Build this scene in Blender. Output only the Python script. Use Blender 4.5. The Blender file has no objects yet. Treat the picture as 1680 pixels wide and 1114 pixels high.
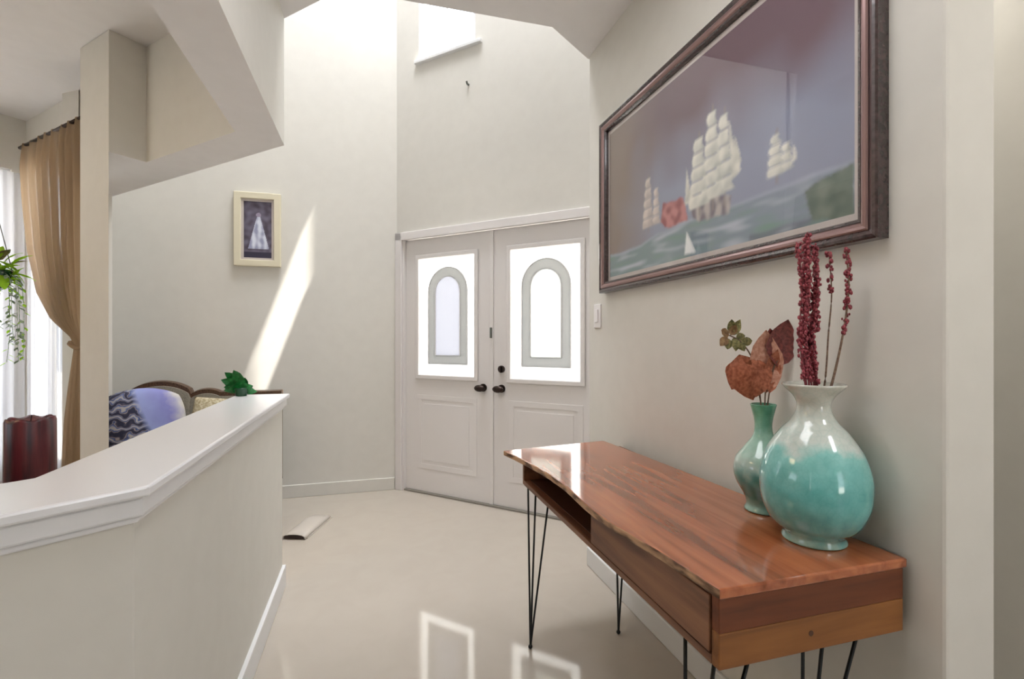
import bpy, bmesh, math, random
from mathutils import Vector, Matrix, noise
random.seed(7)
C = bpy.context.scene.collection
S = bpy.context.scene
R = math.radians

# ------------------------------------------------------------------ camera, sky, sun, lights, exposure
cam = bpy.data.objects.new('camera', bpy.data.cameras.new('camera')); C.objects.link(cam)
cam.location = (0, 0, 1.25); cam.rotation_euler = (R(90), 0, R(-16))
cam.data.sensor_width = 36; cam.data.lens = 800/1680*36; cam.data.clip_start = 0.02
S.camera = cam
S.view_settings.view_transform = 'Standard'; S.view_settings.look = 'None'
S.view_settings.gamma = 1; S.view_settings.use_curve_mapping = False
S.view_settings.exposure = 0.63

w = bpy.data.worlds.new('sky'); S.world = w; w.use_nodes = True
bg = w.node_tree.nodes['Background']
bg.inputs[0].default_value = (0.86, 0.94, 1.04, 1); bg.inputs[1].default_value = 2.1

def sun(direction, strength):
    l = bpy.data.lights.new('sun', 'SUN'); l.energy = strength; l.angle = R(0.6); l.color = (1, .96, .9)
    o = bpy.data.objects.new('sun', l); C.objects.link(o); o.location = (6, 0, 12)
    o.rotation_euler = Vector(direction).to_track_quat('-Z', 'Y').to_euler()
sun((-5.05, 1.0, -11.3), 40.0)

def area(name, loc, size, power, color=(1, 1, 1), target=(0, 0, -1)):
    l = bpy.data.lights.new(name, 'AREA'); l.shape = 'RECTANGLE'; l.size = size[0]; l.size_y = size[1]
    l.energy = power; l.color = color
    o = bpy.data.objects.new(name, l); C.objects.link(o); o.location = loc
    o.rotation_euler = Vector(target).to_track_quat('-Z', 'Y').to_euler()
    return o
area('hall_fill', (0.15, .95, 2.79), (.8, .8), 8.5, (.97, .97, 1))  # added fill that lifts the hall floor, table top and cap
area('side_passage_fill', (1.6, -.6, 2.78), (.4, .8), 10, (.97, .98, 1))  # added fill to brighten the end of the right wall
area('back_passage_fill', (1.6, 1.5, 2.78), (.3, .8), 5, (1, .98, .94))  # added fill for the side wall seen past the wall end
area('living_warm_fill', (-2.7, 1.5, 2.78), (.9, .9), 12, (1, .70, .38))  # unseen warm fill, added to tint the post and header
area('foyer_fill', (0.3, 2.9, 6.7), (1.3, 1.3), 152, (.92, .95, 1))  # big soft fill added overhead to brighten the foyer
area('landing_fill', (0.95, 2.65, 4.9), (.7, .7), 1, (.78, .88, 1), (-2.2, 1.5, -3.2))  # faint cool fill added, aimed at the foyer left wall
area('high_window_daylight', (.8507-.418*.7071+.11, 3.538+.418*.7071+.11, 3.95), (.5, .8), 3, (.80, .90, 1), (-1, -1, -.35))

# ------------------------------------------------------------------ materials
def mat(name, col, rough=.5, metal=0, **kw):
    m = bpy.data.materials.new(name); m.use_nodes = True
    b = m.node_tree.nodes['Principled BSDF']
    b.inputs['Base Color'].default_value = (*col, 1); b.inputs['Roughness'].default_value = rough
    b.inputs['Metallic'].default_value = metal
    for k, v in kw.items(): b.inputs[k.replace('_', ' ')].default_value = v
    return m
def nodes(m): return m.node_tree.nodes, m.node_tree.links, m.node_tree.nodes['Principled BSDF']
def noisy(m, c1, c2, scale=(4, 4, 4), detail=5, lo=.35, hi=.65, bump=0, nscale=1, distort=0):
    n, l, b = nodes(m)
    tc = n.new('ShaderNodeTexCoord'); mp = n.new('ShaderNodeMapping'); mp.inputs['Scale'].default_value = scale
    nz = n.new('ShaderNodeTexNoise'); nz.inputs['Scale'].default_value = nscale; nz.inputs['Detail'].default_value = detail
    nz.inputs['Distortion'].default_value = distort
    cr = n.new('ShaderNodeValToRGB'); cr.color_ramp.elements[0].position = lo; cr.color_ramp.elements[1].position = hi
    cr.color_ramp.elements[0].color = (*c1, 1); cr.color_ramp.elements[1].color = (*c2, 1)
    l.new(tc.outputs['Object'], mp.inputs[0]); l.new(mp.outputs[0], nz.inputs[0]); l.new(nz.outputs[0], cr.inputs[0])
    l.new(cr.outputs[0], b.inputs['Base Color'])
    if bump:
        bp = n.new('ShaderNodeBump'); bp.inputs['Strength'].default_value = bump; bp.inputs['Distance'].default_value = .002
        l.new(nz.outputs[0], bp.inputs['Height']); l.new(bp.outputs[0], b.inputs['Normal'])
    return m
M = {}
M['wall'] = noisy(mat('beige_wall_paint', (.7, .65, .55), .75), (.685, .66, .605), (.705, .68, .625), nscale=3)
M['ceil'] = noisy(mat('ceiling_paint', (.8, .77, .76), .85), (.79, .765, .755), (.81, .785, .775), nscale=3)
M['trim'] = mat('white_trim_paint', (.78, .78, .78), .35)
M['cap'] = mat('glossy_white_cap_paint', (.80, .80, .82), .22)
M['door'] = mat('door_paint', (.80, .765, .75), .45)
M['floor'] = noisy(mat('polished_cream_floor', (.6, .52, .43), .06), (.485, .43, .365), (.50, .445, .38), nscale=1.6, detail=7, distort=.8)
nodes(M['floor'])[2].inputs['IOR'].default_value = 1.6
M['ground'] = noisy(mat('outdoor_concrete', (.4, .4, .38), .9), (.36, .35, .33), (.44, .43, .41), nscale=2)
M['black'] = mat('black_metal', (.02, .02, .02), .4, .6)
M['bronze'] = mat('dark_bronze', (.05, .035, .03), .35, .8)
M['plastic'] = mat('white_plastic', (.8, .77, .76), .35)
M['vent'] = mat('beige_plastic', (.55, .50, .44), .4)
M['grey'] = mat('grey_metal', (.16, .17, .15), .4, .5)

def wood(name, a, b_, mid, rough=.25, axis='Y', coat=.6):
    m = mat(name, a, rough, Coat_Weight=coat, Coat_Roughness=.06)
    n, l, b = nodes(m)
    tc = n.new('ShaderNodeTexCoord'); mp = n.new('ShaderNodeMapping')
    mp.inputs['Scale'].default_value = (16, 1.3, 16) if axis == 'Y' else (1.6, 16, 16)
    nz = n.new('ShaderNodeTexNoise'); nz.inputs['Scale'].default_value = 1.3; nz.inputs['Detail'].default_value = 8; nz.inputs['Distortion'].default_value = .5
    cr = n.new('ShaderNodeValToRGB'); e = cr.color_ramp.elements
    e[0].position = .3; e[0].color = (*b_, 1); e[1].position = .7; e[1].color = (*a, 1)
    k = e.new(.5); k.color = (*mid, 1)
    l.new(tc.outputs['Object'], mp.inputs[0]); l.new(mp.outputs[0], nz.inputs[0]); l.new(nz.outputs[0], cr.inputs[0])
    n2 = n.new('ShaderNodeTexNoise'); n2.inputs['Scale'].default_value = 3; n2.inputs['Detail'].default_value = 3
    l.new(tc.outputs['Object'], n2.inputs[0])
    mx = n.new('ShaderNodeMix'); mx.data_type = 'RGBA'; mx.blend_type = 'MULTIPLY'; mx.inputs[0].default_value = .5
    c2 = n.new('ShaderNodeValToRGB'); c2.color_ramp.elements[0].position = .35; c2.color_ramp.elements[0].color = (.72, .68, .66, 1)
    c2.color_ramp.elements[1].position = .65
    l.new(n2.outputs[0], c2.inputs[0]); l.new(cr.outputs[0], mx.inputs[6]); l.new(c2.outputs[0], mx.inputs[7])
    l.new(mx.outputs[2], b.inputs['Base Color'])
    return m
M['top'] = wood('acacia_top', (.56, .19, .075), (.20, .055, .022), (.42, .125, .05), .10)
M['front'] = wood('acacia_front', (.30, .135, .065), (.09, .035, .018), (.20, .085, .042), .55, 'Y', .05)
M['end_hi'] = wood('acacia_end_red', (.20, .06, .018), (.075, .02, .007), (.16, .043, .013), .6, 'X', 0)
M['end_lo'] = wood('acacia_end_tan', (.33, .13, .032), (.14, .05, .013), (.24, .09, .022), .6, 'X', 0)
M['edge'] = noisy(mat('live_edge_bark', (.4, .25, .15), .6), (.10, .045, .02), (.50, .30, .17), (10, 10, 40), lo=.4, hi=.55, bump=.6)
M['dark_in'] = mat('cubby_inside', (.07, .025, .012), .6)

def frosted(name, col, transp=0.12):
    m = bpy.data.materials.new(name); m.use_nodes = True; n = m.node_tree.nodes; l = m.node_tree.links; n.clear()
    o = n.new('ShaderNodeOutputMaterial'); t = n.new('ShaderNodeBsdfTranslucent'); g = n.new('ShaderNodeBsdfGlossy')
    t.inputs[0].default_value = (*col, 1); g.inputs['Roughness'].default_value = .3
    mx = n.new('ShaderNodeMixShader'); mx.inputs[0].default_value = .05
    l.new(t.outputs[0], mx.inputs[1]); l.new(g.outputs[0], mx.inputs[2])
    tr = n.new('ShaderNodeBsdfTransparent'); m2 = n.new('ShaderNodeMixShader'); m2.inputs[0].default_value = transp
    l.new(mx.outputs[0], m2.inputs[1]); l.new(tr.outputs[0], m2.inputs[2]); l.new(m2.outputs[0], o.inputs[0])
    return m
M['frost'] = frosted('frosted_glass_bright', (.97, .97, .95), .3)
M['frost_mid'] = frosted('frosted_glass_textured', (.34, .34, .335), .0)
M['frost_c'] = frosted('frosted_glass_clear_centre', (.58, .60, .58), .0)
M['frost_in'] = frosted('frosted_glass_centre', (.44, .445, .475), .0)
M['came'] = mat('glass_came', (.8, .8, .8), .5); M['grey_trim'] = mat('threshold_metal', (.22, .20, .17), .5)
def sheer(name, col, transp):
    m = frosted(name, col, transp); n = m.node_tree.nodes; l = m.node_tree.links
    t = [x for x in n if x.type == 'BSDF_TRANSLUCENT'][0]; mx = [x for x in n if x.type == 'MIX_SHADER'][0]
    g = [x for x in n if x.type == 'BSDF_GLOSSY'][0]
    d = n.new('ShaderNodeBsdfDiffuse'); d.inputs[0].default_value = (*col, 1); l.new(d.outputs[0], mx.inputs[2]); mx.inputs[0].default_value = .45
    return m
M['sheer'] = sheer('white_sheer', (.86, .88, .95), .45)
M['tan'] = sheer('tan_curtain_fabric', (.47, .345, .225), .2)
def clearglass(name, spec=1.5):
    m = bpy.data.materials.new(name); m.use_nodes = True; n = m.node_tree.nodes; l = m.node_tree.links; n.clear()
    o = n.new('ShaderNodeOutputMaterial'); t = n.new('ShaderNodeBsdfTransparent'); g = n.new('ShaderNodeBsdfGlossy'); g.inputs['Roughness'].default_value = .02
    f = n.new('ShaderNodeFresnel'); f.inputs[0].default_value = spec; mx = n.new('ShaderNodeMixShader')
    ge = n.new('ShaderNodeNewGeometry'); iv = n.new('ShaderNodeMath'); iv.operation = 'SUBTRACT'; iv.inputs[0].default_value = 1
    ml = n.new('ShaderNodeMath'); ml.operation = 'MULTIPLY'
    l.new(ge.outputs['Backfacing'], iv.inputs[1]); l.new(iv.outputs[0], ml.inputs[0]); l.new(f.outputs[0], ml.inputs[1]); l.new(ml.outputs[0], mx.inputs[0]); l.new(t.outputs[0], mx.inputs[1]); l.new(g.outputs[0], mx.inputs[2]); l.new(mx.outputs[0], o.inputs[0])
    return m
M['glass'] = clearglass('window_glass'); M['pic_glass'] = clearglass('picture_glass', 1.75)

# ------------------------------------------------------------------ mesh helpers
def link(name, bm, m, parent=None, smooth=False, loc=None):
    me = bpy.data.meshes.new(name); bmesh.ops.recalc_face_normals(bm, faces=bm.faces); bm.to_mesh(me); bm.free()
    if smooth:
        for p in me.polygons: p.use_smooth = True
    ms = m if isinstance(m, (list, tuple)) else [m]
    for k in ms: me.materials.append(M[k] if isinstance(k, str) else k)
    o = bpy.data.objects.new(name, me); C.objects.link(o)
    if parent is not None: o.parent = parent
    if loc is not None: o.location = loc
    return o
def box(bm, x0, x1, y0, y1, z0, z1, mi=0):
    v = [bm.verts.new((x, y, z)) for z in (z0, z1) for x, y in ((x0, y0), (x1, y0), (x1, y1), (x0, y1))]
    for f in ((3, 2, 1, 0), (4, 5, 6, 7), (0, 1, 5, 4), (1, 2, 6, 5), (2, 3, 7, 6), (3, 0, 4, 7)):
        bm.faces.new([v[i] for i in f]).material_index = mi
def prism(bm, pts, z0, z1, mi=0):
    a = [bm.verts.new((x, y, z0)) for x, y in pts]; b = [bm.verts.new((x, y, z1)) for x, y in pts]; n = len(pts)
    bm.faces.new(a[::-1]).material_index = mi; bm.faces.new(b).material_index = mi
    for i in range(n): bm.faces.new((a[i], a[(i+1) % n], b[(i+1) % n], b[i])).material_index = mi
def tube(bm, pts, rad, seg=8, cap=True):
    pts = [Vector(p) for p in pts]; n = len(pts); rings = []
    rr = rad if isinstance(rad, (list, tuple)) else [rad]*n
    up = Vector((0, 0, 1))
    for i, p in enumerate(pts):
        t = (pts[min(i+1, n-1)]-pts[max(i-1, 0)]).normalized()
        u = t.cross(up); u = t.cross(Vector((1, 0, 0))) if u.length < .1 else u
        u.normalize(); v = t.cross(u)
        rings.append([bm.verts.new(p+(u*math.cos(2*math.pi*k/seg)+v*math.sin(2*math.pi*k/seg))*rr[i]) for k in range(seg)])
    for i in range(n-1):
        for k in range(seg):
            bm.faces.new((rings[i][k], rings[i][(k+1) % seg], rings[i+1][(k+1) % seg], rings[i+1][k]))
    if cap: bm.faces.new(rings[0][::-1]); bm.faces.new(rings[-1])
def lathe(bm, prof, seg=48, c=(0, 0), sy=1.0):
    rings = []
    for r, z in prof:
        rings.append([bm.verts.new((c[0]+r*math.cos(2*math.pi*k/seg), c[1]+r*sy*math.sin(2*math.pi*k/seg), z)) for k in range(seg)])
    for i in range(len(prof)-1):
        for k in range(seg):
            bm.faces.new((rings[i][k], rings[i][(k+1) % seg], rings[i+1][(k+1) % seg], rings[i+1][k]))
    bm.faces.new(rings[0][::-1]); bm.faces.new(rings[-1])
def bevel(o, w, seg=2):
    b = o.modifiers.new('bevel', 'BEVEL'); b.width = w; b.segments = seg; b.limit_method = 'ANGLE'; return o
def spline(pts, n=8):
    out = []; P = [Vector(p) for p in pts]; P = [P[0]]+P+[P[-1]]
    for i in range(1, len(P)-2):
        a, b, c, d = P[i-1:i+3]
        for k in range(n):
            t = k/n
            out.append(.5*((2*b)+(c-a)*t+(2*a-5*b+4*c-d)*t*t+(-a+3*b-3*c+d)*t**3))
    out.append(P[-2]); return out
def struct(o, label=None):
    o['kind'] = 'structure'
    if label: o['label'] = label; o['category'] = label.split()[-1]
    return o
def thing(name, label, cat, loc=(0, 0, 0), rz=0, group=None):
    o = bpy.data.objects.new(name, None); C.objects.link(o); o.empty_display_size = .1
    o.location = loc; o.rotation_euler = (0, 0, rz); return tag(o, label, cat, group)
def tag(o, label, cat, group=None):
    o['label'] = label; o['category'] = cat
    if group: o['group'] = group
    return o
def st(name, fn, m, parent=None, label=None, cat=None, bev=0):
    bm = bmesh.new(); fn(bm); o = link(name, bm, m, parent)
    if parent is None:
        o['kind'] = 'structure'
        if label: o['label'] = label; o['category'] = cat or 'wall'
    if bev: bevel(o, bev)
    return o

# ------------------------------------------------------------------ the room shell
WX = 1.16        # right wall plane
ZC = 2.82        # hall and living room ceiling
TOP = 6.8
BY = 4.19        # foyer left wall plane
st('floor', lambda b: prism(b, [(-4.6, -3.1), (2.1, -3.1), (2.1, 2.45), (1.7, 2.85), (.27, 4.28), (-4.6, 4.6)], -.12, 0), 'floor', None, 'polished cream stone floor reflecting the door glass', 'floor')
st('ground', lambda b: box(b, -25, 25, -25, 25, -.3, -.125), 'ground', None, 'pale concrete ground outside the house', 'ground')
st('wall_right', lambda b: prism(b, [(WX, .733), (WX+.15, .733), (WX+.15, 2.49), (WX, 2.49)], 0, TOP), 'wall', None, 'beige hall wall behind the console table and the ship picture', bev=.008)
st('wall_right_upper', lambda b: box(b, WX, WX+.15, -3.1, .74, ZC+.3, TOP), 'wall', None, 'upper storey beige wall above the hall, out of the photo')
st('wall_side', lambda b: box(b, 1.9, 2.05, -3.1, 2.49, 0, ZC), 'wall', None, 'grey beige wall at the right edge of the photo, beyond the wall end')
def alcove(b):
    box(b, WX+.15, 2.05, 2.34, 2.49, 0, TOP); box(b, 1.65, 1.8, 2.49, 2.74, 0, TOP)
st('wall_alcove', alcove, 'wall', None, 'short beige wall returning beside the front doors')
st('wall_left', lambda b: box(b, -2.0, .26, BY, BY+.15, 0, TOP), 'wall', None, 'tall pale foyer wall with the small picture and the sun streak')
st('wall_return', lambda b: prism(b, [(-1.95, BY+.02), (-1.775, 3.70), (-1.90, 3.78), (-2.07, BY+.02)], 0, ZC), 'wall', None, 'short wall return behind the post at the bay window')
# octagonal ceiling opening over the foyer
cp = [(-.414, 2.60), (-.13, 2.31), (.87, 2.30), (WX, 2.505), (1.31, 2.505), (2.1, 2.55), (2.1, -3.1), (-4.6, -3.1), (-4.6, 4.75), (-2.55, 4.75), (-2.0, BY)]
st('ceiling', lambda b: prism(b, cp, ZC, ZC+.3), 'ceil', None, 'pale grey hall and living room ceiling cut around the foyer', 'ceiling')
st('ceiling_upper', lambda b: prism(b, [(-4.6, -3.1), (2.1, -3.1), (2.1, 2.45), (1.75, 2.8), (.3, 4.4), (-4.6, 4.4)], TOP, TOP+.2), 'ceil', None, 'high ceiling above the two storey foyer', 'ceiling')

# door wall at 45 degrees, built in its own frame: x along the wall to the right, y outwards
DR = R(-45); DL = (.8507, 3.538, 0)
def dloc(o): o.location = DL; o.rotation_euler = (0, 0, DR); return o
W0, W1 = -.685, -.136
def doorwall(b):
    L, Rr, T = -.99, 1.25, .12
    box(b, L, -.89, 0, T, 0, 2.12); box(b, .89, Rr, 0, T, 0, 2.12)
    box(b, L, Rr, 0, T, 2.12, 3.51)
    box(b, L, W0, 0, T, 3.51, 4.62); box(b, W1, Rr, 0, T, 3.51, 4.62)
    box(b, L, Rr, 0, T, 4.62, TOP)
dloc(st('wall_front', doorwall, 'wall', None, 'beige two storey wall above and around the double front doors'))
cs = dloc(st('trim_1', lambda b: (box(b, -.925, -.86, -.02, 0, 0, 2.135), box(b, .86, .925, -.02, 0, 0, 2.135), box(b, -.925, .925, -.02, 0, 2.07, 2.135),
    box(b, -.89, -.845, 0, .12, 0, 2.12), box(b, .845, .89, 0, .12, 0, 2.12), box(b, -.845, .845, 0, .12, 2.08, 2.12)), 'door', None, 'painted casing around the double front doors', 'trim', .004))
dloc(st('trim_2', lambda b: box(b, -.845, .845, 0, .12, 0, .012), M['grey_trim'] if 'grey_trim' in M else 'came', None, 'thin threshold under the double front doors', 'trim'))

def ring(b, outer, inner, y0, y1):
    n = len(outer)
    def mk(y): return [b.verts.new((x, y, z)) for x, z in outer], [b.verts.new((x, y, z)) for x, z in inner]
    o0, i0 = mk(y0); o1, i1 = mk(y1)
    for k in range(n):
        j = (k+1) % n
        b.faces.new((o0[k], o0[j], i0[j], i0[k])); b.faces.new((o1[k], i1[k], i1[j], o1[j]))
        b.faces.new((o0[k], o1[k], o1[j], o0[j])); b.faces.new((i0[k], i0[j], i1[j], i1[k]))
def rect(x0, x1, z0, z1): return [(x0, z0), (x1, z0), (x1, z1), (x0, z1)]
def archpts(cx, hw, z0, z1, n=18, d=0):
    r = hw; p = [(cx-hw, z0), (cx+hw, z0)]
    for k in range(n+1):
        a = math.pi*k/n; p.append((cx+r*math.cos(a), z1-r+r*math.sin(a)))
    return p
def leaf(name, s, label, op):
    # s = -1 left leaf, +1 right leaf
    def X(a, b_): return (min(s*a, s*b_), max(s*a, s*b_))
    gx0, gx1 = X(.16, .70); gz0, gz1 = .965, 1.905
    x0, x1 = X(.004, .842)
    y0, y1 = .025, .07
    bm = bmesh.new()
    ring(bm, rect(x0, x1, .014, 2.072), rect(gx0, gx1, gz0, gz1), y0, y1)
    d = link(name, bm, 'door'); dloc(d); struct(d); d['label'] = label; d['category'] = 'door'
    bm = bmesh.new(); ring(bm, rect(gx0-.035, gx1+.035, gz0-.035, gz1+.035), rect(gx0, gx1, gz0, gz1), y0-.016, y0); bevel(link('glass_frame', bm, 'door', d), .006)
    # lower raised panel moulding
    bm = bmesh.new(); ring(bm, rect(gx0-.02, gx1+.02, .2, .80), rect(gx0+.02, gx1-.02, .24, .76), y0-.003, y0)
    box(bm, gx0+.05, gx1-.05, y0-.003, y0, .27, .73); bevel(link('lower_panel', bm, 'door', d), .004)
    cx = (gx0+gx1)/2
    ao = archpts(cx, .195, gz0+.085, gz1-.075); ai = archpts(cx, .125, gz0+.155, gz1-.15)
    # surround pane with arch hole: rect resampled to the arch point count
    n = len(ao); ro = []
    ro = [(gx0, gz0), (gx1, gz0)]
    for k in range(n-2):
        a = math.pi*k/(n-3); c_, s_ = math.cos(a), math.sin(a)
        zc = gz1-.075-.195; hx = (gx1-gx0)/2; hz = gz1-zc
        q = min(hx/max(abs(c_), 1e-6), hz/max(abs(s_), 1e-6)); ro.append((cx+q*c_, zc+q*s_))
    bm = bmesh.new(); ring(bm, ro, ao, .042, .05); link('glass_surround', bm, 'frost', d)
    bm = bmesh.new(); ring(bm, ao, ai, .042, .05); link('glass_arch_band', bm, 'frost_mid', d)
    bm = bmesh.new(); f0 = [bm.verts.new((x, .042, z)) for x, z in ai]; f1 = [bm.verts.new((x, .05, z)) for x, z in ai]
    bm.faces.new(f0[::-1]); bm.faces.new(f1)
    for k in range(n): bm.faces.new((f0[k], f0[(k+1) % n], f1[(k+1) % n], f1[k]))
    link('glass_centre', bm, op, d)
    for pts, w_ in ((ao, .195), (ai, .125)):
        bm = bmesh.new(); inn = [(cx+(x-cx)*(1-.008/w_), z+(.004 if z < 1.2 else -.004)) for x, z in pts]; ring(bm, pts, inn, .038, .054); link('came', bm, 'came', d)
    # handle: rose + oblong knob
    hx = s*.08
    bm = bmesh.new(); tube(bm, [(hx, y0, .885), (hx, y0-.012, .885)], .03, 20); h = link('handle', bm, 'bronze', d)
    bm = bmesh.new(); tube(bm, [(hx, y0-.008, .885), (hx, y0-.05, .885)], .01, 12)
    bmesh.ops.create_uvsphere(bm, u_segments=20, v_segments=12, radius=1, matrix=Matrix.Translation((hx, y0-.06, .885)) @ Matrix.Diagonal((.046, .02, .026, 1)))
    link('knob', bm, 'bronze', h, True)
    if s > 0:
        bm = bmesh.new(); tube(bm, [(hx, y0, 1.03), (hx, y0-.014, 1.03)], .027, 20); box(bm, hx-.005, hx+.005, y0-.03, y0-.012, 1.01, 1.05); link('deadbolt', bm, 'bronze', d)
        bm = bmesh.new(); box(bm, -.022, .012, y0-.012, y0, .014, 2.07); bevel(link('astragal', bm, 'door', d), .003)
        bm = bmesh.new(); box(bm, -.012, .004, y0-.024, y0-.011, 1.26, 1.34); bevel(link('bolt_latch', bm, 'grey', d), .003)
    return d
leaf('door_1', -1, 'left leaf of the double front door with arched frosted glass', 'frost_in')
leaf('door_2', 1, 'right leaf of the double front door with arched frosted glass and deadbolt', 'frost_c')
# high window
def hw(b):
    ring(b, rect(W0, W1, 3.51, 4.62), rect(W0+.03, W1-.03, 3.54, 4.59), .02, .08)
    box(b, W0+.245, W0+.265, .04, .065, 3.53, 4.60)
h = dloc(st('window_1', hw, 'trim', None, 'small bright window high above the front doors', 'window'))
st('pane', lambda b: box(b, W0+.03, W1-.03, .05, .054, 3.54, 4.59), 'glass', h)
st('sill', lambda b: box(b, W0-.03, W1+.06, -.03, .02, 3.485, 3.51), 'trim', h, bev=.004)
hk = dloc(link('wall_hook', (lambda bm: (tube(bm, [(-.20, 0, 3.2), (-.20, -.02, 3.2), (-.20, -.028, 3.215)], .008, 8), bm)[1])(bmesh.new()), 'grey'))
tag(hk, 'tiny grey hook on the wall above the front doors', 'hook')
# unseen roof slab and posts, added to keep sun off the doors
pr = dloc(st('door_sun_shade', lambda b: (box(b, -1.1, 1.6, .13, 2.1, 2.75, 2.9), box(b, -1.05, -.9, 1.9, 2.05, -.12, 2.75), box(b, 1.35, 1.5, 1.9, 2.05, -.12, 2.75)), 'trim', None, 'unseen roof slab and posts added to shade the front doors', 'shade'))

# header around the living room: X-section polygon, soffit at 2.20
HZ = 2.20
hp = [(-.414, -3.1), (-.414, 2.60), (-1.87, 4.056), (-1.93, BY+.02), (-1.565, 3.285), (-1.50, 3.19), (-1.275, 2.95), (-1.275, 2.94), (-1.163, 3.052), (-.603, 2.492), (-.603, -3.1)]
def header(b):
    prism(b, [(-.414, -3.1), (-.414, 2.60), (-.603, 2.492), (-.603, -3.1)], HZ, ZC)
    prism(b, [(-.414, 2.60), (-1.35, 3.536), (-1.163, 3.052), (-.603, 2.492)], HZ, ZC)
    prism(b, [(-1.35, 3.536), (-1.87, 4.056), (-1.565, 3.285), (-1.42, 3.12), (-1.281, 2.934), (-1.163, 3.052)], HZ, ZC)
    prism(b, [(-1.87, 4.056), (-1.93, BY+.02), (-1.565, 3.285)], HZ, ZC)
    for f in b.faces:
        if all(abs(v.co.z-HZ) < 1e-4 for v in f.verts): f.material_index = 1
# soffit face takes the ceiling paint
st('trim_3', header, ['wall', 'ceil'], None, 'boxed header beam bending over the half wall', 'beam')
# upper storey wall over the header on the foyer side
st('wall_post', lambda b: prism(b, [(-1.281, 2.934), (-1.511, 3.164), (-1.572, 3.30), (-1.342, 3.07)], 0, ZC), 'wall', None, 'square beige post at the corner of the living room', bev=.006)
# living room walls
def upper_shell(b):
    box(b, -4.7, -4.55, -3.1, 4.4, ZC+.3, TOP); box(b, -4.6, -1.95, BY, BY+.15, ZC+.3, TOP)
st('wall_upper', upper_shell, 'wall', None, 'upper storey walls on the far left, out of the photo')
st('wall_rear', lambda b: (box(b, -4.6, 1.0, -3.25, -3.1, 0, TOP), box(b, 1.8, 2.1, -3.25, -3.1, 0, TOP), box(b, 1.0, 1.8, -3.25, -3.1, 0, .2), box(b, 1.0, 1.8, -3.25, -3.1, 2.3, 3.4)), 'wall', None, 'wall behind the camera with a wide window opening, out of the photo')
bay = Matrix.Rotation(R(135), 4, 'Z')
def framed(name, a, b_, s0, s1, z0, z1, label, zt=ZC, parent_wall='wall_bay', wl=''):
    A = Vector((*a, 0)); B = Vector((*b_, 0)); L = (B-A).length; ang = math.atan2(B.y-A.y, B.x-A.x)
    def put(o): o.location = A; o.rotation_euler = (0, 0, ang); return o
    def f(b):
        box(b, 0, s0, 0, .15, 0, zt); box(b, s1, L, 0, .15, 0, zt); box(b, s0, s1, 0, .15, 0, z0); box(b, s0, s1, 0, .15, z1, zt)
    put(st(parent_wall, f, 'wall', None, wl))
    def g(b):
        ring(b, rect(s0, s1, z0, z1), rect(s0+.05, s1-.05, z0+.05, z1-.05),   .04, .10)
        if s1-s0 > 1.2: box(b, (s0+s1)/2-.02, (s0+s1)/2+.02,   .05, .09, z0+.05, z1-.05)
    w_ = put(st(name, g, 'trim', None, label, 'window'))
    st('pane', lambda b: box(b, s0+.05, s1-.05,  .071, .075, z0+.05, z1-.05), 'glass', w_)
    return w_
framed('window_2', (-2.39, 4.33), (-1.74, 3.68), .06, .80, .35, 2.45, 'bay window behind the tan curtain', wl='angled bay wall behind the tan curtain', parent_wall='wall_bay_right')
framed('window_3', (-3.15, 3.57), (-2.39, 4.33), .08, 1.0, .35, 2.45, 'bay window at the left edge of the photo', wl='angled bay wall at the left edge of the photo', parent_wall='wall_bay_left')
st('wall_living_back', lambda b: box(b, -4.5, -3.12, 3.57, 3.72, 0, ZC), 'wall', None, 'living room wall left of the bay, out of the photo')
framed('window_4', (-4.45, -2.9), (-4.45, 3.6), 3.0, 4.6, .9, 2.1, 'wide living room side window, out of the photo', wl='living room side wall, out of the photo', parent_wall='wall_living_side')

# pony wall + cap
def offs(): pass
PZ = .93
A_ = Vector((-.405, 1.075)); u = Vector((-.8, -.6)); n_ = Vector((-.6, .8))
def ln(off, s): p = A_+n_*off+u*s; return (p.x, p.y)
def poly(off_out, off_in, xo, xi, yend, far=2.2):
    # outer corner on x=xo
    so = ((A_+n_*off_out).x-xo)/.8; si = ((A_+n_*off_in).x-xi)/.8
    return [ln(off_out, so), (xo, yend), (xi, yend), ln(off_in, si), ln(off_in, far), ln(off_out, far)]
st('wall_half', lambda b: prism(b, poly(.03, .215, -.435, -.62, 2.68), 0, PZ), 'wall', None, 'low beige half wall bending at the corner', bev=.004)
def capf(b):
    prism(b, poly(0, .245, -.405, -.65, 2.713), .953, .974)
    prism(b, poly(.012, .233, -.417, -.638, 2.70), .915, .953)
st('trim_4', capf, 'cap', None, 'glossy white cap along the top of the half wall', 'trim', .005)
st('trim_5', lambda b: prism(b, poly(.022, .223, -.427, -.628, 2.69), .902, .915), 'cap', None, 'narrow moulding under the half wall cap', 'trim', .004)
st('baseboard_left', lambda b: prism(b, poly(.015, .23, -.42, -.635, 2.695), 0, .11), 'trim', None, 'white baseboard along the half wall', 'baseboard', .004)
st('baseboard_right', lambda b: (box(b, WX-.015, WX, .733, 2.49, 0, .10), box(b, WX-.015, WX+.15, .718, .733, 0, .10)), 'trim', None, 'white baseboard under the console table wall', 'baseboard', .004)
st('baseboard_back', lambda b: box(b, -1.9, .18, BY-.015, BY, 0, .10), 'wall', None, 'white baseboard along the pale foyer wall', 'baseboard', .004)
st('baseboard_side', lambda b: box(b, 1.885, 1.9, -3.1, 2.34, 0, .10), 'trim', None, 'white baseboard of the wall at the right edge', 'baseboard')

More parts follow.
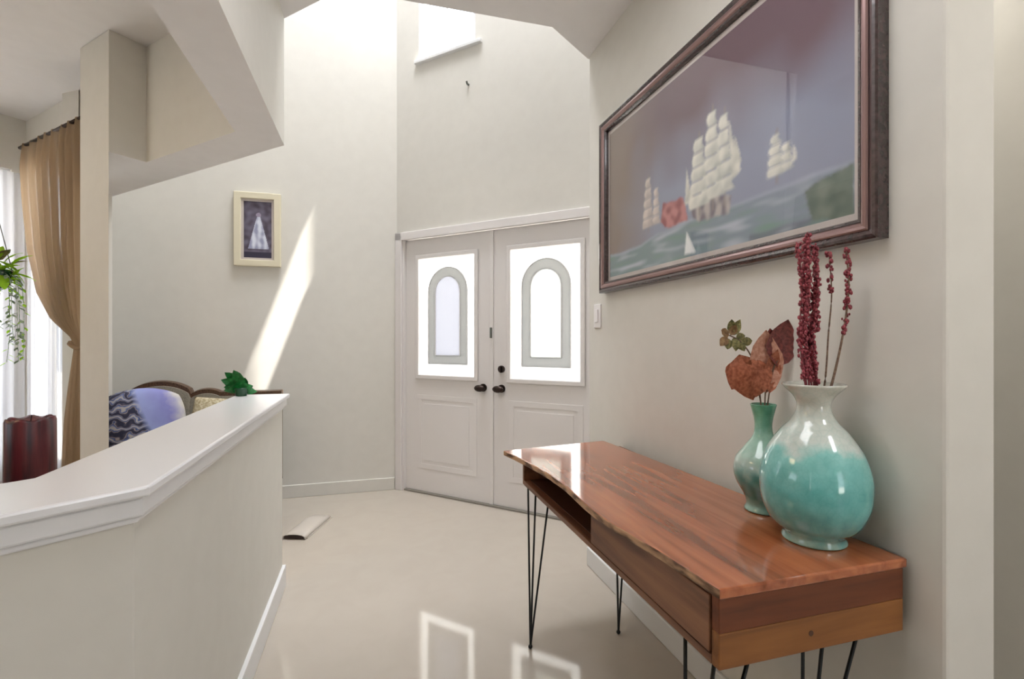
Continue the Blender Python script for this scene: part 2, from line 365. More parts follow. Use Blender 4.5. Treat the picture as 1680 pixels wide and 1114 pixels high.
# light switch
t = thing('light_switch', 'white light switch on the right wall between doors and ship picture', 'switch', (WX, 2.375, 1.375))
bm = bmesh.new(); box(bm, -.008, 0, -.04, .04, -.062, .062); bevel(link('plate', bm, 'plastic', t), .003)
bm = bmesh.new(); box(bm, -.014, -.008, -.016, .016, -.034, .034); bevel(link('rocker', bm, 'plastic', t), .002)

# floor vent deflector
t = thing('floor_vent', 'pale low floor vent with a dark open end beside the half wall end', 'vent', (-.41, 3.48, 0), R(-19))
def vent(b):
    n = 8; yl = [-.19, -.1, 0, .1, .19]
    for i in range(len(yl)-1): pass
    rows = []
    for y in yl:
        hgt = .03 if y < .15 else .018
        rows.append([b.verts.new((.075*math.cos(math.pi*k/n)*1.0, y, .004+hgt*math.sin(math.pi*k/n)**.6)) for k in range(n+1)])
    for r0, r1 in zip(rows, rows[1:]):
        for k in range(n): b.faces.new((r0[k], r0[k+1], r1[k+1], r1[k]))
bm = bmesh.new(); vent(bm); o = link('deflector', bm, 'vent', t, True)
so = o.modifiers.new('s', 'SOLIDIFY'); so.thickness = .003
bm = bmesh.new(); box(bm, -.08, .08, -.17, .20, 0, .005); link('register_plate', bm, 'vent', t)
bm = bmesh.new(); box(bm, -.062, .062, -.189, -.184, .006, .024); link('open_end', bm, 'bronze', t)
bm = bmesh.new()
for k in range(9): box(bm, -.06, .06, -.15+k*.036, -.135+k*.036, .005, .009)
o = link('louvre', bm, 'bronze', t); o['kind'] = 'stuff'

# ------------------------------------------------------------------ console table
T = thing('console_table', 'live edge wooden console table on black hairpin legs against the right wall', 'table', (0, 0, 0))
front = [(.650, .802), (.644, .90), (.633, 1.014), (.620, 1.11), (.609, 1.203), (.607, 1.29), (.610, 1.37), (.618, 1.48), (.619, 1.575), (.612, 1.70), (.598, 1.817), (.577, 1.95), (.553, 2.07)]
fs = spline([(x, y, 0) for x, y in front], 5)
fs = [(p.x+.0035*noise.noise(Vector((0, p.y*22, 0))), p.y) for p in fs]
back = [(1.075, 2.145), (1.10, 1.8), (1.125, 1.3), (1.148, .802)]
bm = bmesh.new(); prism(bm, fs+back, .741, .762)
for f in bm.faces:
    c = f.calc_center_median()
    if len(f.verts) == 4 and c.x < .66: f.material_index = 1
top = link('tabletop', bm, ['top', 'edge'], T); bevel(top, .004, 2)
bx0, bx1, by0, by1, bz0, bz1 = .652, 1.140, .806, 2.10, .60, .741
def part(name, m, *a, bev=.002, parent=T, label=None):
    bm = bmesh.new(); box(bm, *a); o = link(name, bm, m, parent)
    if bev: bevel(o, bev)
    if label: o['label'] = label
    return o
part('bottom_board', 'front', bx0, bx1-.002, by0+.022, by1, bz0, bz0+.018)
part('back_board', 'front', bx1-.012, bx1, by0+.022, by1, bz0+.018, bz1)
part('end_board', 'end_hi', bx0+.001, bx1, by0, by0+.022, .672, bz1, label='reddish upper end board')
part('end_board', 'end_lo', bx0+.001, bx1, by0, by0+.022, bz0, .6715, label='lighter lower end board with a knot')
part('end_board', 'front', bx0, bx1-.012, by1-.02, by1, bz0+.018, bz1)
part('divider', 'front', bx0+.002, bx1-.012, 1.37, 1.392, bz0+.018, bz1)
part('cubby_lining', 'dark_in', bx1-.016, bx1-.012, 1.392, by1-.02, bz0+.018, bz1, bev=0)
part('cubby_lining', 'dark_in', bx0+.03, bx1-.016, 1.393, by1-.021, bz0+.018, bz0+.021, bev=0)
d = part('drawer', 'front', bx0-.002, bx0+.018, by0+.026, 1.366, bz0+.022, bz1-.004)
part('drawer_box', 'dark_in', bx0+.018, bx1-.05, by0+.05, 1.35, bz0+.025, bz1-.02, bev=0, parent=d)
# knot on the end board
bm = bmesh.new(); tube(bm, [(.88, by0-.0008, .637), (.88, by0+.002, .637)], .006, 12); k = link('knot', bm, 'dark_in', T)
rod = .0042
def hairpin(tops, foot):
    bm = bmesh.new(); f = Vector((*foot, .004))
    for (x, y) in tops:
        tube(bm, [(x, y, bz0-.003), tuple(Vector((x, y, bz0)).lerp(f, .5)), tuple(Vector((x, y, bz0)).lerp(f, .97)), tuple(f)], rod, 8)
    bmesh.ops.create_uvsphere(bm, u_segments=10, v_segments=6, radius=.009, matrix=Matrix.Translation((f.x, f.y, .009)))
    o = link('leg', bm, 'black', T, True)
    cx = sum(p[0] for p in tops)/3; cy = sum(p[1] for p in tops)/3
    xs = [p[0] for p in tops]; ys = [p[1] for p in tops]
    bm = bmesh.new(); box(bm, min(xs)-.012, max(xs)+.012, min(ys)-.012, max(ys)+.012, bz0-.004, bz0); link('mounting_plate', bm, 'black', o)
hairpin([(.668, 2.07), (.668, 1.965), (.725, 1.95)], (.615, 1.875))
hairpin([(1.10, 2.07), (1.10, 1.955), (1.035, 1.95)], (1.005, 1.865))
hairpin([(.672, .94), (.674, .845), (.745, .83)], (.665, .93))
hairpin([(1.105, .875), (.985, .868), (1.05, .985)], (1.02, .96))

# ------------------------------------------------------------------ vases
def glaze(name, z0, z1, cols, crackle=.35):
    m = mat(name, (.3, .6, .58), .12, Coat_Weight=.6, Coat_Roughness=.05)
    n, l, b = nodes(m)
    tc = n.new('ShaderNodeTexCoord'); sx = n.new('ShaderNodeSeparateXYZ'); mr = n.new('ShaderNodeMapRange')
    mr.inputs[1].default_value = z0; mr.inputs[2].default_value = z1
    nz = n.new('ShaderNodeTexNoise'); nz.inputs['Scale'].default_value = 14; nz.inputs['Detail'].default_value = 4
    ad = n.new('ShaderNodeMath'); ad.operation = 'MULTIPLY_ADD'; ad.inputs[1].default_value = .35
    sb = n.new('ShaderNodeMath'); sb.operation = 'SUBTRACT'; sb.inputs[1].default_value = .175
    cr = n.new('ShaderNodeValToRGB'); e = cr.color_ramp.elements
    e[0].position = cols[0][0]; e[0].color = (*cols[0][1], 1); e[1].position = cols[-1][0]; e[1].color = (*cols[-1][1], 1)
    for p, c in cols[1:-1]: k = e.new(p); k.color = (*c, 1)
    l.new(tc.outputs['Object'], sx.inputs[0]); l.new(sx.outputs[2], mr.inputs[0]); l.new(tc.outputs['Object'], nz.inputs[0])
    l.new(nz.outputs[0], ad.inputs[0]); l.new(mr.outputs[0], ad.inputs[2]); l.new(ad.outputs[0], sb.inputs[0]); l.new(sb.outputs[0], cr.inputs[0])
    vo = n.new('ShaderNodeTexVoronoi'); vo.feature = 'DISTANCE_TO_EDGE'; vo.inputs['Scale'].default_value = 60
    c2 = n.new('ShaderNodeValToRGB'); c2.color_ramp.elements[1].position = .12; c2.color_ramp.elements[0].color = (.72, .85, .85, 1)
    mx = n.new('ShaderNodeMix'); mx.data_type = 'RGBA'; mx.blend_type = 'MULTIPLY'; mx.inputs[0].default_value = crackle
    n3 = n.new('ShaderNodeTexNoise'); n3.inputs['Scale'].default_value = 30; n3.inputs['Detail'].default_value = 6
    m3 = n.new('ShaderNodeMix'); m3.data_type = 'RGBA'; m3.blend_type = 'SOFT_LIGHT'; m3.inputs[0].default_value = .6
    l.new(tc.outputs['Object'], vo.inputs[0]); l.new(vo.outputs[0], c2.inputs[0]); l.new(cr.outputs[0], mx.inputs[6]); l.new(c2.outputs[0], mx.inputs[7])
    l.new(tc.outputs['Object'], n3.inputs[0]); l.new(mx.outputs[2], m3.inputs[6]); l.new(n3.outputs[0], m3.inputs[7])
    l.new(m3.outputs[2], b.inputs['Base Color'])
    return m
def prof(pts, n=6): return [(max(p.x, .001), p.z) for p in spline([(r, 0, z) for r, z in pts], n)]

TZ = .762
bx, by_ = 1.037, .942
big = thing('round_vase', 'large round turquoise vase with white neck on the console table', 'vase', (bx, by_, TZ))
bm = bmesh.new()
P = prof([(.065, 0), (.070, .004), (.067, .018), (.073, .026), (.095, .046), (.113, .085), (.1195, .128), (.1165, .175), (.100, .222), (.073, .264), (.050, .290), (.039, .312), (.037, .332), (.045, .350), (.060, .366), (.069, .376)])
P += prof([(.069, .379), (.064, .378), (.038, .345), (.033, .322), (.034, .305), (.038, .29)], 3)
lathe(bm, P, 64); M['g1'] = glaze('turquoise_glaze', 0, .38, [(0, (.34, .52, .45)), (.08, (.12, .34, .33)), (.35, (.13, .45, .43)), (.58, (.24, .55, .51)), (.67, (.56, .62, .57)), (1, (.58, .57, .50))])
link('body', bm, 'g1', big, True)
sx_, sy_ = 1.075, 1.142
small = thing('slim_vase', 'smaller green vase with a slim neck behind the round turquoise vase', 'vase', (sx_, sy_, TZ))
bm = bmesh.new()
P = prof([(.045, 0), (.05, .004), (.045, .02), (.052, .045), (.072, .082), (.079, .115), (.072, .15), (.048, .183), (.029, .21), (.023, .235), (.025, .262), (.032, .292), (.035, .303)])
P += prof([(.033, .304), (.029, .285), (.022, .255), (.019, .235)], 3)
lathe(bm, P, 48); M['g2'] = glaze('green_glaze', 0, .30, [(0, (.30, .48, .40)), (.12, (.06, .20, .17)), (.35, (.09, .29, .26)), (.46, (.45, .56, .50)), (.60, (.34, .54, .44)), (1, (.10, .36, .22))], .2)
link('body', bm, 'g2', small, True)

# red twigs
M['red'] = noisy(mat('red_berries', (.3, .03, .05), .45), (.13, .012, .02), (.38, .06, .08), nscale=60)
M['stem_br'] = noisy(mat('brown_stem', (.2, .12, .08), .7), (.13, .07, .05), (.26, .17, .11), nscale=40)
M['redstem'] = mat('dark_red_stem', (.20, .03, .04), .6)
def twig(base, pts, label, group=None, dens=230, z_on=.0, stem='redstem', r=.0026, b0=.0035):
    t = thing('berry_twig', label, 'twig', base, 0, group)
    sp = spline(pts, 10)
    bm = bmesh.new(); tube(bm, sp, [r*(1-.5*i/len(sp)) for i in range(len(sp))], 6); link('stem', bm, stem, t, True)
    bm = bmesh.new()
    for k in range(dens):
        f = random.random(); i = min(int(f*(len(sp)-1)), len(sp)-2); p = sp[i].lerp(sp[i+1], f*(len(sp)-1)-i)
        if p.z < z_on: continue
        a = random.random()*6.28; rr = .0015+random.random()*.0055
        q = p+Vector((math.cos(a)*rr, math.sin(a)*rr, (random.random()-.5)*.004))
        s_ = b0*(.6+.7*random.random())
        bmesh.ops.create_icosphere(bm, subdivisions=1, radius=s_, matrix=Matrix.Translation(q) @ Matrix.Diagonal((1, 1, 1.5, 1)))
    o = link('berries', bm, 'red', t, True); o['kind'] = 'stuff'
    return t
vb = (bx, by_, TZ)
G = 'red twigs bundled in the round vase'
for i in range(9):
    x0 = -.030+.0055*i; y0 = random.uniform(-.015, .015)
    top_x = -.048+.008*i; h = [.72, .70, .745, .66, .735, .70, .72, .60, .66][i]
    twig(vb, [(x0*.4, y0, .27), (x0, y0, .37), (x0*1.1+random.uniform(-.006, .006), y0+.01, .50), (top_x*.8, y0+random.uniform(-.01, .01), .62*h/.72), (top_x+random.uniform(-.008, .008), y0, h)],
         'red berry twig in the upright bundle of the round turquoise vase', G, 250,   .385, 'redstem', .0026, .0031)
twig(vb, [(.0, .0, .28), (.024, -.008, .375), (.032, -.012, .50), (.042, -.012, .60), (.036, -.010, .70)], 'red twig leaning right and curling, thinner one right of the bundle', None, 130, .60, 'stem_br')
twig(vb, [(.004, -.01, .28), (.035, -.018, .378), (.056, -.03, .50), (.062, -.04, .61), (.054, -.04, .705)], 'rightmost berry twig with a bare brown lower stem in the round vase', None, 200, .50, 'stem_br', .0034)

# leaves
def leafmesh(bm, base, tip, width, side, curl=.15, fold=.25, n=8, mi=0, peak=.45):
    b_ = Vector(base); t_ = Vector(tip); ax = t_-b_; L = ax.length; d = ax.normalized()
    s = Vector(side); s = (s-d*s.dot(d)).normalized(); nrm = d.cross(s)
    rows = []
    for i in range(n+1):
        f = i/n; wv = width*.5*(math.sin(math.pi*f**(math.log(.5)/math.log(peak))))**.8 if 0 < f < 1 else .0005
        c = b_+ax*f+nrm*(curl*L*math.sin(math.pi*f))
        row = []
        for k in (-1, -.5, 0, .5, 1):
            rip = .04*width*math.sin(f*14+k*3)
            row.append(bm.verts.new(c+s*(k*wv)+nrm*(-fold*abs(k)*wv+rip*abs(k))))
        rows.append(row)
    for r0, r1 in zip(rows, rows[1:]):
        for k in range(4):
            f_ = bm.faces.new((r0[k], r0[k+1], r1[k+1], r1[k])); f_.material_index = mi
M['rust'] = noisy(mat('rust_leaf', (.4, .15, .08), .55), (.28, .07, .03), (.52, .17, .085), nscale=30)
M['salmon'] = noisy(mat('salmon_leaf', (.5, .25, .18), .5), (.52, .22, .14), (.70, .38, .27), nscale=25)
M['maroon'] = noisy(mat('maroon_leaf', (.2, .04, .04), .5), (.12, .025, .022), (.26, .06, .05), nscale=30)
M['olive'] = noisy(mat('olive_leaf', (.18, .17, .05), .5), (.08, .085, .025), (.36, .32, .12), nscale=35)
M['brownleaf'] = noisy(mat('brown_leaf', (.28, .16, .07), .5), (.17, .09, .035), (.36, .22, .10), nscale=30)
M['green'] = noisy(mat('green_leaf', (.02, .18, .04), .3), (.008, .10, .02), (.02, .24, .05), nscale=20)
M['lime'] = sheer('lime_leaf', (.38, .66, .05), .0)
M['palegreen'] = noisy(mat('pale_green_leaf', (.3, .42, .3), .5), (.16, .26, .16), (.46, .58, .44), nscale=20)
sb = (sx_, sy_, TZ)
# camera facing sideways direction in world is about (.96,-.28)
sd = (.96, -.28, 0)
def leafstem(label, pts, leaves, stem='stem_br', r=.002):
    t = thing('dried_leaf_stem', label, 'dried leaves', sb)
    bm = bmesh.new(); tube(bm, spline(pts, 8), r, 6); link('stem', bm, stem, t, True)
    for (a, b, w_, m, s2, cu) in leaves:
        bm = bmesh.new(); leafmesh(bm, a, b, w_, s2, cu); link('leaf', bm, m, t, True)
    return t
leafstem('dried stem with broad rust leaves hanging left of the slim vase neck', [(-.004, .0, .24), (-.008, .004, .32), (-.03, .01, .39), (-.065, .02, .43)],
    [((-.065, .02, .445), (-.030, .005, .315), .105, 'rust', sd, .12), ((-.045, .0, .43), (-.09, .02, .345), .08, 'rust', sd, -.1), ((-.010, .015, .44), (-.028, -.005, .325), .09, 'rust', sd, .1)])
leafstem('upright pointed salmon leaf in the middle of the slim vase', [(.004, 0, .24), (.006, 0, .32), (.008, 0, .35)],
    [((.008, -.002, .335), (.008, .0, .515), .10, 'salmon', sd, .06), ((.012, -.01, .335), (.035, -.015, .46), .05, 'rust', sd, .1)])
leafstem('dark maroon leaf on a stem between the slim vase and red twigs', [(.010, .004, .24), (.018, .0, .32), (.030, -.004, .40), (.042, -.01, .43)],
    [((.040, -.01, .41), (.066, -.02, .545), .09, 'maroon', sd, .08), ((.042, -.01, .43), (.022, 0, .52), .05, 'maroon', (.8, -.3, .4), .1)])
lf = []
for k, (dx, dz, ex, ez, m) in enumerate([(-.10, .50, -.135, .515, 'brownleaf'), (-.105, .495, -.13, .47, 'brownleaf'), (-.09, .505, -.10, .545, 'olive'), (-.085, .50, -.062, .545, 'olive'),
        (-.08, .495, -.085, .455, 'olive'), (-.075, .49, -.045, .50, 'olive'), (-.07, .485, -.055, .455, 'olive'), (-.055, .48, -.02, .485, 'olive'), (-.095, .50, -.085, .53, 'brownleaf'), (-.10, .49, -.105, .46, 'olive')]):
    lf.append(((dx, .02, dz), (ex, .01+.01*(k % 2), ez), .026, m, (.2, .1, 1) if abs(ex-dx) > abs(ez-dz) else sd, .1))
leafstem('thin sprig with small olive and brown leaves, highest on the left', [(0, .004, .24), (-.006, .008, .34), (-.025, .014, .43), (-.06, .018, .48), (-.10, .02, .50)], lf)

# ------------------------------------------------------------------ ship picture
FX = WX-.04
pic = thing('ship_picture', 'large framed picture of white sailing ships on the right wall above the table', 'picture', (WX, 1.572, 1.92))
hy, hz = .72, .433
M['frame_dark'] = noisy(mat('dark_frame_wood', (.06, .035, .035), .25, Coat_Weight=.5), (.035, .022, .022), (.075, .045, .045), nscale=20)
M['frame_pink'] = mat('frame_bronze_band', (.30, .19, .18), .28, .5)
M['mat'] = mat('picture_mount', (.55, .49, .46), .7)
def profring(bm, hy, hz, prof_, mi):
    # prof_: list of (inset, depth) with depth from the wall towards the hall (-x)
    rs = []
    for ins, dp in prof_:
        rs.append([bm.verts.new((-dp, sy*(hy-ins), sz*(hz-ins))) for sy, sz in ((-1, -1), (1, -1), (1, 1), (-1, 1))])
    for r0, r1 in zip(rs, rs[1:]):
        for k in range(4):
            bm.faces.new((r0[k], r0[(k+1) % 4], r1[(k+1) % 4], r1[k])).material_index = mi
bm = bmesh.new(); profring(bm, hy, hz, [(0, 0), (0, .034), (.004, .038), (.010, .040), (.022, .034)], 0)
link('outer_frame', bm, 'frame_dark', pic)
bm = bmesh.new(); profring(bm, hy, hz, [(.022, .030), (.022, .036), (.026, .039), (.033, .040), (.040, .036), (.045, .030)], 0)
link('frame_band', bm, 'frame_pink', pic)['label'] = 'pinkish bronze inner band'
bm = bmesh.new(); profring(bm, hy, hz, [(.045, .024), (.045, .032), (.052, .030), (.056, .022), (.056, .012)], 0)
link('inner_frame', bm, 'frame_dark', pic)
bm = bmesh.new(); profring(bm, hy, hz, [(.054, .012), (.075, .0115)], 0); link('mount', bm, 'mat', pic)
bm = bmesh.new(); box(bm, -.004, -.001, -hy+.01, hy-.01, -hz+.01, hz-.01); link('backing', bm, 'dark_in', pic)
bm = bmesh.new(); v = [bm.verts.new((-.0135, a*(hy-.054), b*(hz-.054))) for a, b in ((-1, -1), (1, -1), (1, 1), (-1, 1))]; bm.faces.new(v); box(bm, -.0135, -.012, -hy+.054, hy-.054, -hz+.054, hz-.054); bm.faces.ensure_lookup_table(); bmesh.ops.delete(bm, geom=[bm.faces[0]], context='FACES_ONLY'); link('glass', bm, 'pic_glass', pic)
# the printed image, coloured per vertex; Y grows to the left, z up (world values)
sails = {
 'main': [(1.592, 1.79), (1.572, 1.895), (1.55, 1.90), (1.543, 1.981), (1.505, 2.043), (1.452, 2.049), (1.385, 2.013), (1.377, 1.966), (1.357, 1.898), (1.323, 1.874), (1.323, 1.804), (1.346, 1.796), (1.353, 1.744), (1.357, 1.724), (1.50, 1.755)],
 'right': [(1.205, 1.76), (1.192, 1.824), (1.161, 1.855), (1.143, 1.825), (1.114, 1.79), (1.109, 1.755), (1.132, 1.754), (1.167, 1.738)],
 'left': [(1.924, 1.745), (1.91, 1.879), (1.883, 1.943), (1.818, 1.916), (1.781, 1.829), (1.769, 1.718)],
 'red': [(1.775, 1.732), (1.757, 1.809), (1.69, 1.80), (1.623, 1.798), (1.592, 1.703), (1.722, 1.70)],
 'boat': [(1.613, 1.575), (1.600, 1.66), (1.545, 1.572)],
 'hull': [(1.592, 1.79), (1.357, 1.729), (1.369, 1.672), (1.524, 1.680), (1.562, 1.700)],
 'grey_green': [(1.075, 1.658), (1.024, 1.675), (0.93, 1.69), (0.93, 1.55), (1.049, 1.574)]}
def inside(p, poly_):
    x, y = p; c = False
    for (x1, y1), (x2, y2) in zip(poly_, poly_[1:]+poly_[:1]):
        if (y1 > y) != (y2 > y) and x < (x2-x1)*(y-y1)/(y2-y1)+x1: c = not c
    return c
def lp(a, b, t): t = max(0, min(1, t)); return tuple(a[i]+(b[i]-a[i])*t for i in range(3))
def srgb(*c): return tuple((x/255)**2.2 for x in c)
cw = (srgb(186, 188, 180), srgb(240, 236, 224)); cm = (srgb(170, 160, 156), srgb(228, 214, 204))
MASTS = [(1.525, 1.735, 1.99, .058, .022, 5, *cw), (1.452, 1.745, 2.055, .062, .018, 6, *cw), (1.392, 1.75, 2.02, .050, .016, 5, *cw),
         (1.170, 1.735, 1.86, .034, .012, 4, *cw), (1.130, 1.74, 1.82, .024, .012, 3, *cw),
         (1.865, 1.735, 1.95, .046, .014, 5, *cm), (1.80, 1.735, 1.89, .030, .012, 4, *cm)]
JIBS = [[(1.372, 1.99), (1.318, 1.80), (1.362, 1.775)], [(1.345, 1.93), (1.312, 1.83), (1.335, 1.80)], [(1.60, 1.90), (1.612, 1.765), (1.565, 1.76)], [(1.112, 1.81), (1.098, 1.755), (1.118, 1.75)]]
POLES = [(1.525, 1.70, 2.01), (1.452, 1.70, 2.075), (1.392, 1.70, 2.04), (1.170, 1.71, 1.875), (1.865, 1.71, 1.965)]
def paint(Y, z):   # soft brushwork: average of a few dabs
    acc = [0, 0, 0]; J = ((0, 0), (.005, .002), (-.004, .004), (-.002, -.005), (.003, -.003))
    for dy, dz in J:
        c = paint_(Y+dy, z+dz)
        for k in range(3): acc[k] += c[k]/len(J)
    return tuple(acc)
def paint_(Y, z):
    n1 = noise.noise(Vector((Y*6, z*6, 0))); n2 = noise.noise(Vector((Y*30, z*30, 3))); n3 = noise.noise(Vector((Y*7, z*45, 9)))
    q = (Y+.006*n2, z+.006*noise.noise(Vector((Y*35, z*35, 7))))
    for Ym, zb, zt_, hw0, hw1, nt, ca, cb in MASTS:
        if zb < z < zt_:
            f = (z-zb)/(zt_-zb)*nt; k = int(f); fr_ = f-k; hw_ = hw0+(hw1-hw0)*(k/nt)
            ww = hw_*(1-.22*fr_)+.004*n2; bul = .010*math.sin(fr_*3.14)
            if fr_ < .9 and abs(Y-Ym-bul) < ww:
                return lp(ca, cb, .25+fr_*.6+(Y-Ym)/hw_*.35+n2*.5)
    for tri in JIBS:
        if inside(q, tri): return lp(srgb(190, 190, 180), srgb(232, 228, 216), .6+n2)
    for Ym, z0_, z1_ in POLES:
        if abs(Y-Ym) < .0028 and z0_ < z < z1_: return srgb(150, 138, 128)
    if inside(q, sails['red']): return lp(srgb(150, 80, 84), srgb(196, 130, 126), .5+n2*1.6)
    if inside((Y, z), sails['boat']): return srgb(238, 240, 240)
    if inside(q, sails['hull']): return lp(srgb(120, 112, 120), srgb(186, 176, 172), .5+.5*math.sin(Y*120)+n2)
    if inside(q, sails['grey_green']): return lp(srgb(92, 106, 98), srgb(124, 134, 122), .5+n2)  # grey-green patch at the lower right of the print
    hz_ = 1.70+.012*n1-(.03 if Y > 1.8 else 0)*min(1, (Y-1.8)*8)
    if z < hz_:
        c = lp(srgb(126, 146, 148), srgb(140, 148, 164), (1.9-Y)*1.1)
        if Y < 1.28 and z < 1.58: c = lp(c, srgb(92, 96, 104), .6)
        c = lp(c, srgb(184, 190, 200), max(0, n3*1.9-.15)); c = lp(c, srgb(120, 150, 136), max(0, -n3*1.4-.1))
        if abs(z-hz_) < .012: c = lp(c, srgb(168, 172, 190), .7)
        return c
    c = lp(srgb(148, 152, 172), srgb(110, 86, 96), (z-1.85)/.30+n1*.4)  # picture sky, with dark ceiling and bright wall reflections partly painted in
    c = lp(c, srgb(140, 122, 112), (Y-1.75)*2.4+n1*.3)
    return c
bm = bmesh.new(); NY, NZ = 300, 180; cl = bm.loops.layers.float_color.new('Col')
Ya, Yb, Za, Zb = 1.572-hy+.074, 1.572+hy-.074, 1.92-hz+.074, 1.92+hz-.074
g = [[bm.verts.new((-.0105, Ya+(Yb-Ya)*i/NY-1.572, Za+(Zb-Za)*j/NZ-1.92)) for j in range(NZ+1)] for i in range(NY+1)]
colr = {}
for i in range(NY+1):
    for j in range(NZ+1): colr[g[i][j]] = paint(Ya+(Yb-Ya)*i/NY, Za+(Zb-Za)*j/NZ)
for i in range(NY):
    for j in range(NZ):
        f = bm.faces.new((g[i][j], g[i+1][j], g[i+1][j+1], g[i][j+1]))
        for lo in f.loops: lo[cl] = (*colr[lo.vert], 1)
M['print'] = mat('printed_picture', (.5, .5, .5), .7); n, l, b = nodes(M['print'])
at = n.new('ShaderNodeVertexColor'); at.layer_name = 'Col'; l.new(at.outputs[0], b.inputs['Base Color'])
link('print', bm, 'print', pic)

# small picture on the foyer wall
sp_ = thing('small_picture', 'small cream framed dark picture on the pale foyer wall beside the sun streak', 'picture', (-.852, BY, 2.10))
M['cream'] = mat('cream_frame', (.72, .66, .50), .4)
def frame2(bm, hx, hz_, w_, d0, d1):
    o_ = rect(-hx, hx, -hz_, hz_); i_ = rect(-hx+w_, hx-w_, -hz_+w_, hz_-w_); ring(bm, o_, i_, -d1, -d0)
bm = bmesh.new(); frame2(bm, .165, .285, .05, 0, .035); bevel(link('frame', bm, 'cream', sp_), .005)
bm = bmesh.new(); frame2(bm, .116, .236, .018, .004, .02); link('mount', bm, 'mat', sp_)['label'] = 'pale mount'
bm = bmesh.new(); NX, NZ = 50, 90; cl = bm.loops.layers.float_color.new('Col')
def paint2(x, z):
    n1 = noise.noise(Vector((x*25, z*25, 0)))
    if z < -.17: base = srgb(52, 48, 66)
    else: base = lp(srgb(74, 66, 78), srgb(112, 106, 124), .5+n1)
    hwid = .012+max(0, (.10-z))*.25 if z < .10 else 0
    if -.15 < z < .10 and abs(x-.005) < min(hwid, .072): return lp(srgb(150, 152, 180), srgb(214, 218, 230), .5+.4*math.sin(x*150)+n1)
    if (x-.005)**2+(z-.115)**2 < .018**2: return srgb(150, 140, 160)
    return base
g = [[bm.verts.new((-.098+.196*i/NX, -.012, -.218+.436*j/NZ)) for j in range(NZ+1)] for i in range(NX+1)]
for i in range(NX):
    for j in range(NZ):
        f = bm.faces.new((g[i][j], g[i+1][j], g[i+1][j+1], g[i][j+1]))
        for lo in f.loops: lo[cl] = (*paint2(lo.vert.co.x, lo.vert.co.z), 1)
link('print', bm, 'print', sp_)

# ------------------------------------------------------------------ curtains and rods
def cloth(name, rows, m, folds, amp, A, B, label, cat, group=None, nu=120, seed=0, parent=None):
    # A, B ends of the curtain line in plan; rows: (z, s0, s1, amp) with s measured from A
    A = Vector((*A, 0)); B = Vector((*B, 0)); d = (B-A).normalized(); nrm = Vector((-d.y, d.x, 0))
    rr = []
    zs = [r[0] for r in rows]; N = 60
    def at_(z):
        for r0, r1 in zip(rows, rows[1:]):
            if r0[0] >= z >= r1[0]:
                t = (r0[0]-z)/(r0[0]-r1[0]); t = t*t*(3-2*t) if False else t
                return [r0[k]+(r1[k]-r0[k])*t for k in (1, 2, 3)]
        return rows[-1][1:]
    bm = bmesh.new()
    for i in range(N+1):
        z = rows[0][0]+(rows[-1][0]-rows[0][0])*i/N; s0, s1, a = at_(z); row = []
        for k in range(nu+1):
            t = k/nu; ph = t*folds*6.283+.8*noise.noise(Vector((t*5, z*.6, seed)))
            off = a*amp*(math.sin(ph)+.35*math.sin(ph*2.3+1))
            row.append(bm.verts.new(A+d*(s0+(s1-s0)*t+.003*math.cos(ph))+nrm*off+Vector((0, 0, z))))
        rr.append(row)
    for r0, r1 in zip(rr, rr[1:]):
        for k in range(nu): bm.faces.new((r0[k], r0[k+1], r1[k+1], r1[k]))
    o = link(name, bm, m, parent, True)
    if parent is None: tag(o, label, cat, group)
    return o
# 45 degree bay: line from left corner to behind the post
cA, cB = (-2.36, 4.22), (-1.60, 3.46)
sL = lambda X: (X+2.36)*1.4142
cloth('tan_curtain', [(2.60, sL(-2.36), 1.06, .5), (2.45, sL(-2.36), 1.06, 1), (2.21, sL(-2.33), 1.06, 1), (1.85, sL(-2.26), 1.05, 1), (1.56, sL(-2.15), 1.04, .9), (1.38, sL(-1.99), 1.02, .7), (1.25, sL(-1.76), 1.0, .35), (1.20, sL(-1.75), 1.0, .35), (.95, sL(-1.80), 1.02, .6), (.75, sL(-1.83), 1.03, .8), (.1, sL(-1.88), 1.05, 1)],
      'tan', 9, .022, cA, cB, 'tan curtain tied back beside the living room post', 'curtain')
cloth('sheer_curtain', [(2.56, .0, .95, .6), (.05, .0, .95, 1)], 'sheer', 16, .012, (-2.36, 4.29), (-1.70, 3.63), 'white sheer curtain behind the tan curtain', 'curtain', seed=3)
cloth('sheer_curtain', [(2.42, .0, 1.0, .6), (.05, .0, 1.0, 1)], 'sheer', 16, .014, (-3.08, 3.57), (-2.37, 4.28), 'white sheer curtain at the left edge behind the hanging plant', 'curtain', seed=5)
def rodf(name, a, b_, label, fin=False):
    bm = bmesh.new(); tube(bm, [a, b_], .011, 12)
    t = link(name, bm, 'bronze', None, True); tag(t, label, 'curtain rod')
    if fin:
        bm = bmesh.new(); bmesh.ops.create_uvsphere(bm, u_segments=14, v_segments=10, radius=.034, matrix=Matrix.Translation(b_) @ Matrix.Diagonal((1, 1, 1.2, 1))); link('finial', bm, 'bronze', t, True)
    return t
rodf('curtain_rod', (-2.37, 4.23, 2.59), (-1.62, 3.48, 2.59), 'dark rod through the top of the tan curtain')
rodf('curtain_rod', (-3.05, 3.52, 2.43), (-2.47, 4.10, 2.43), 'dark rod end at the left edge of the photo', True)
bm = bmesh.new(); box(bm, -1.80, -1.60, 3.60, 3.615, 1.215, 1.245)
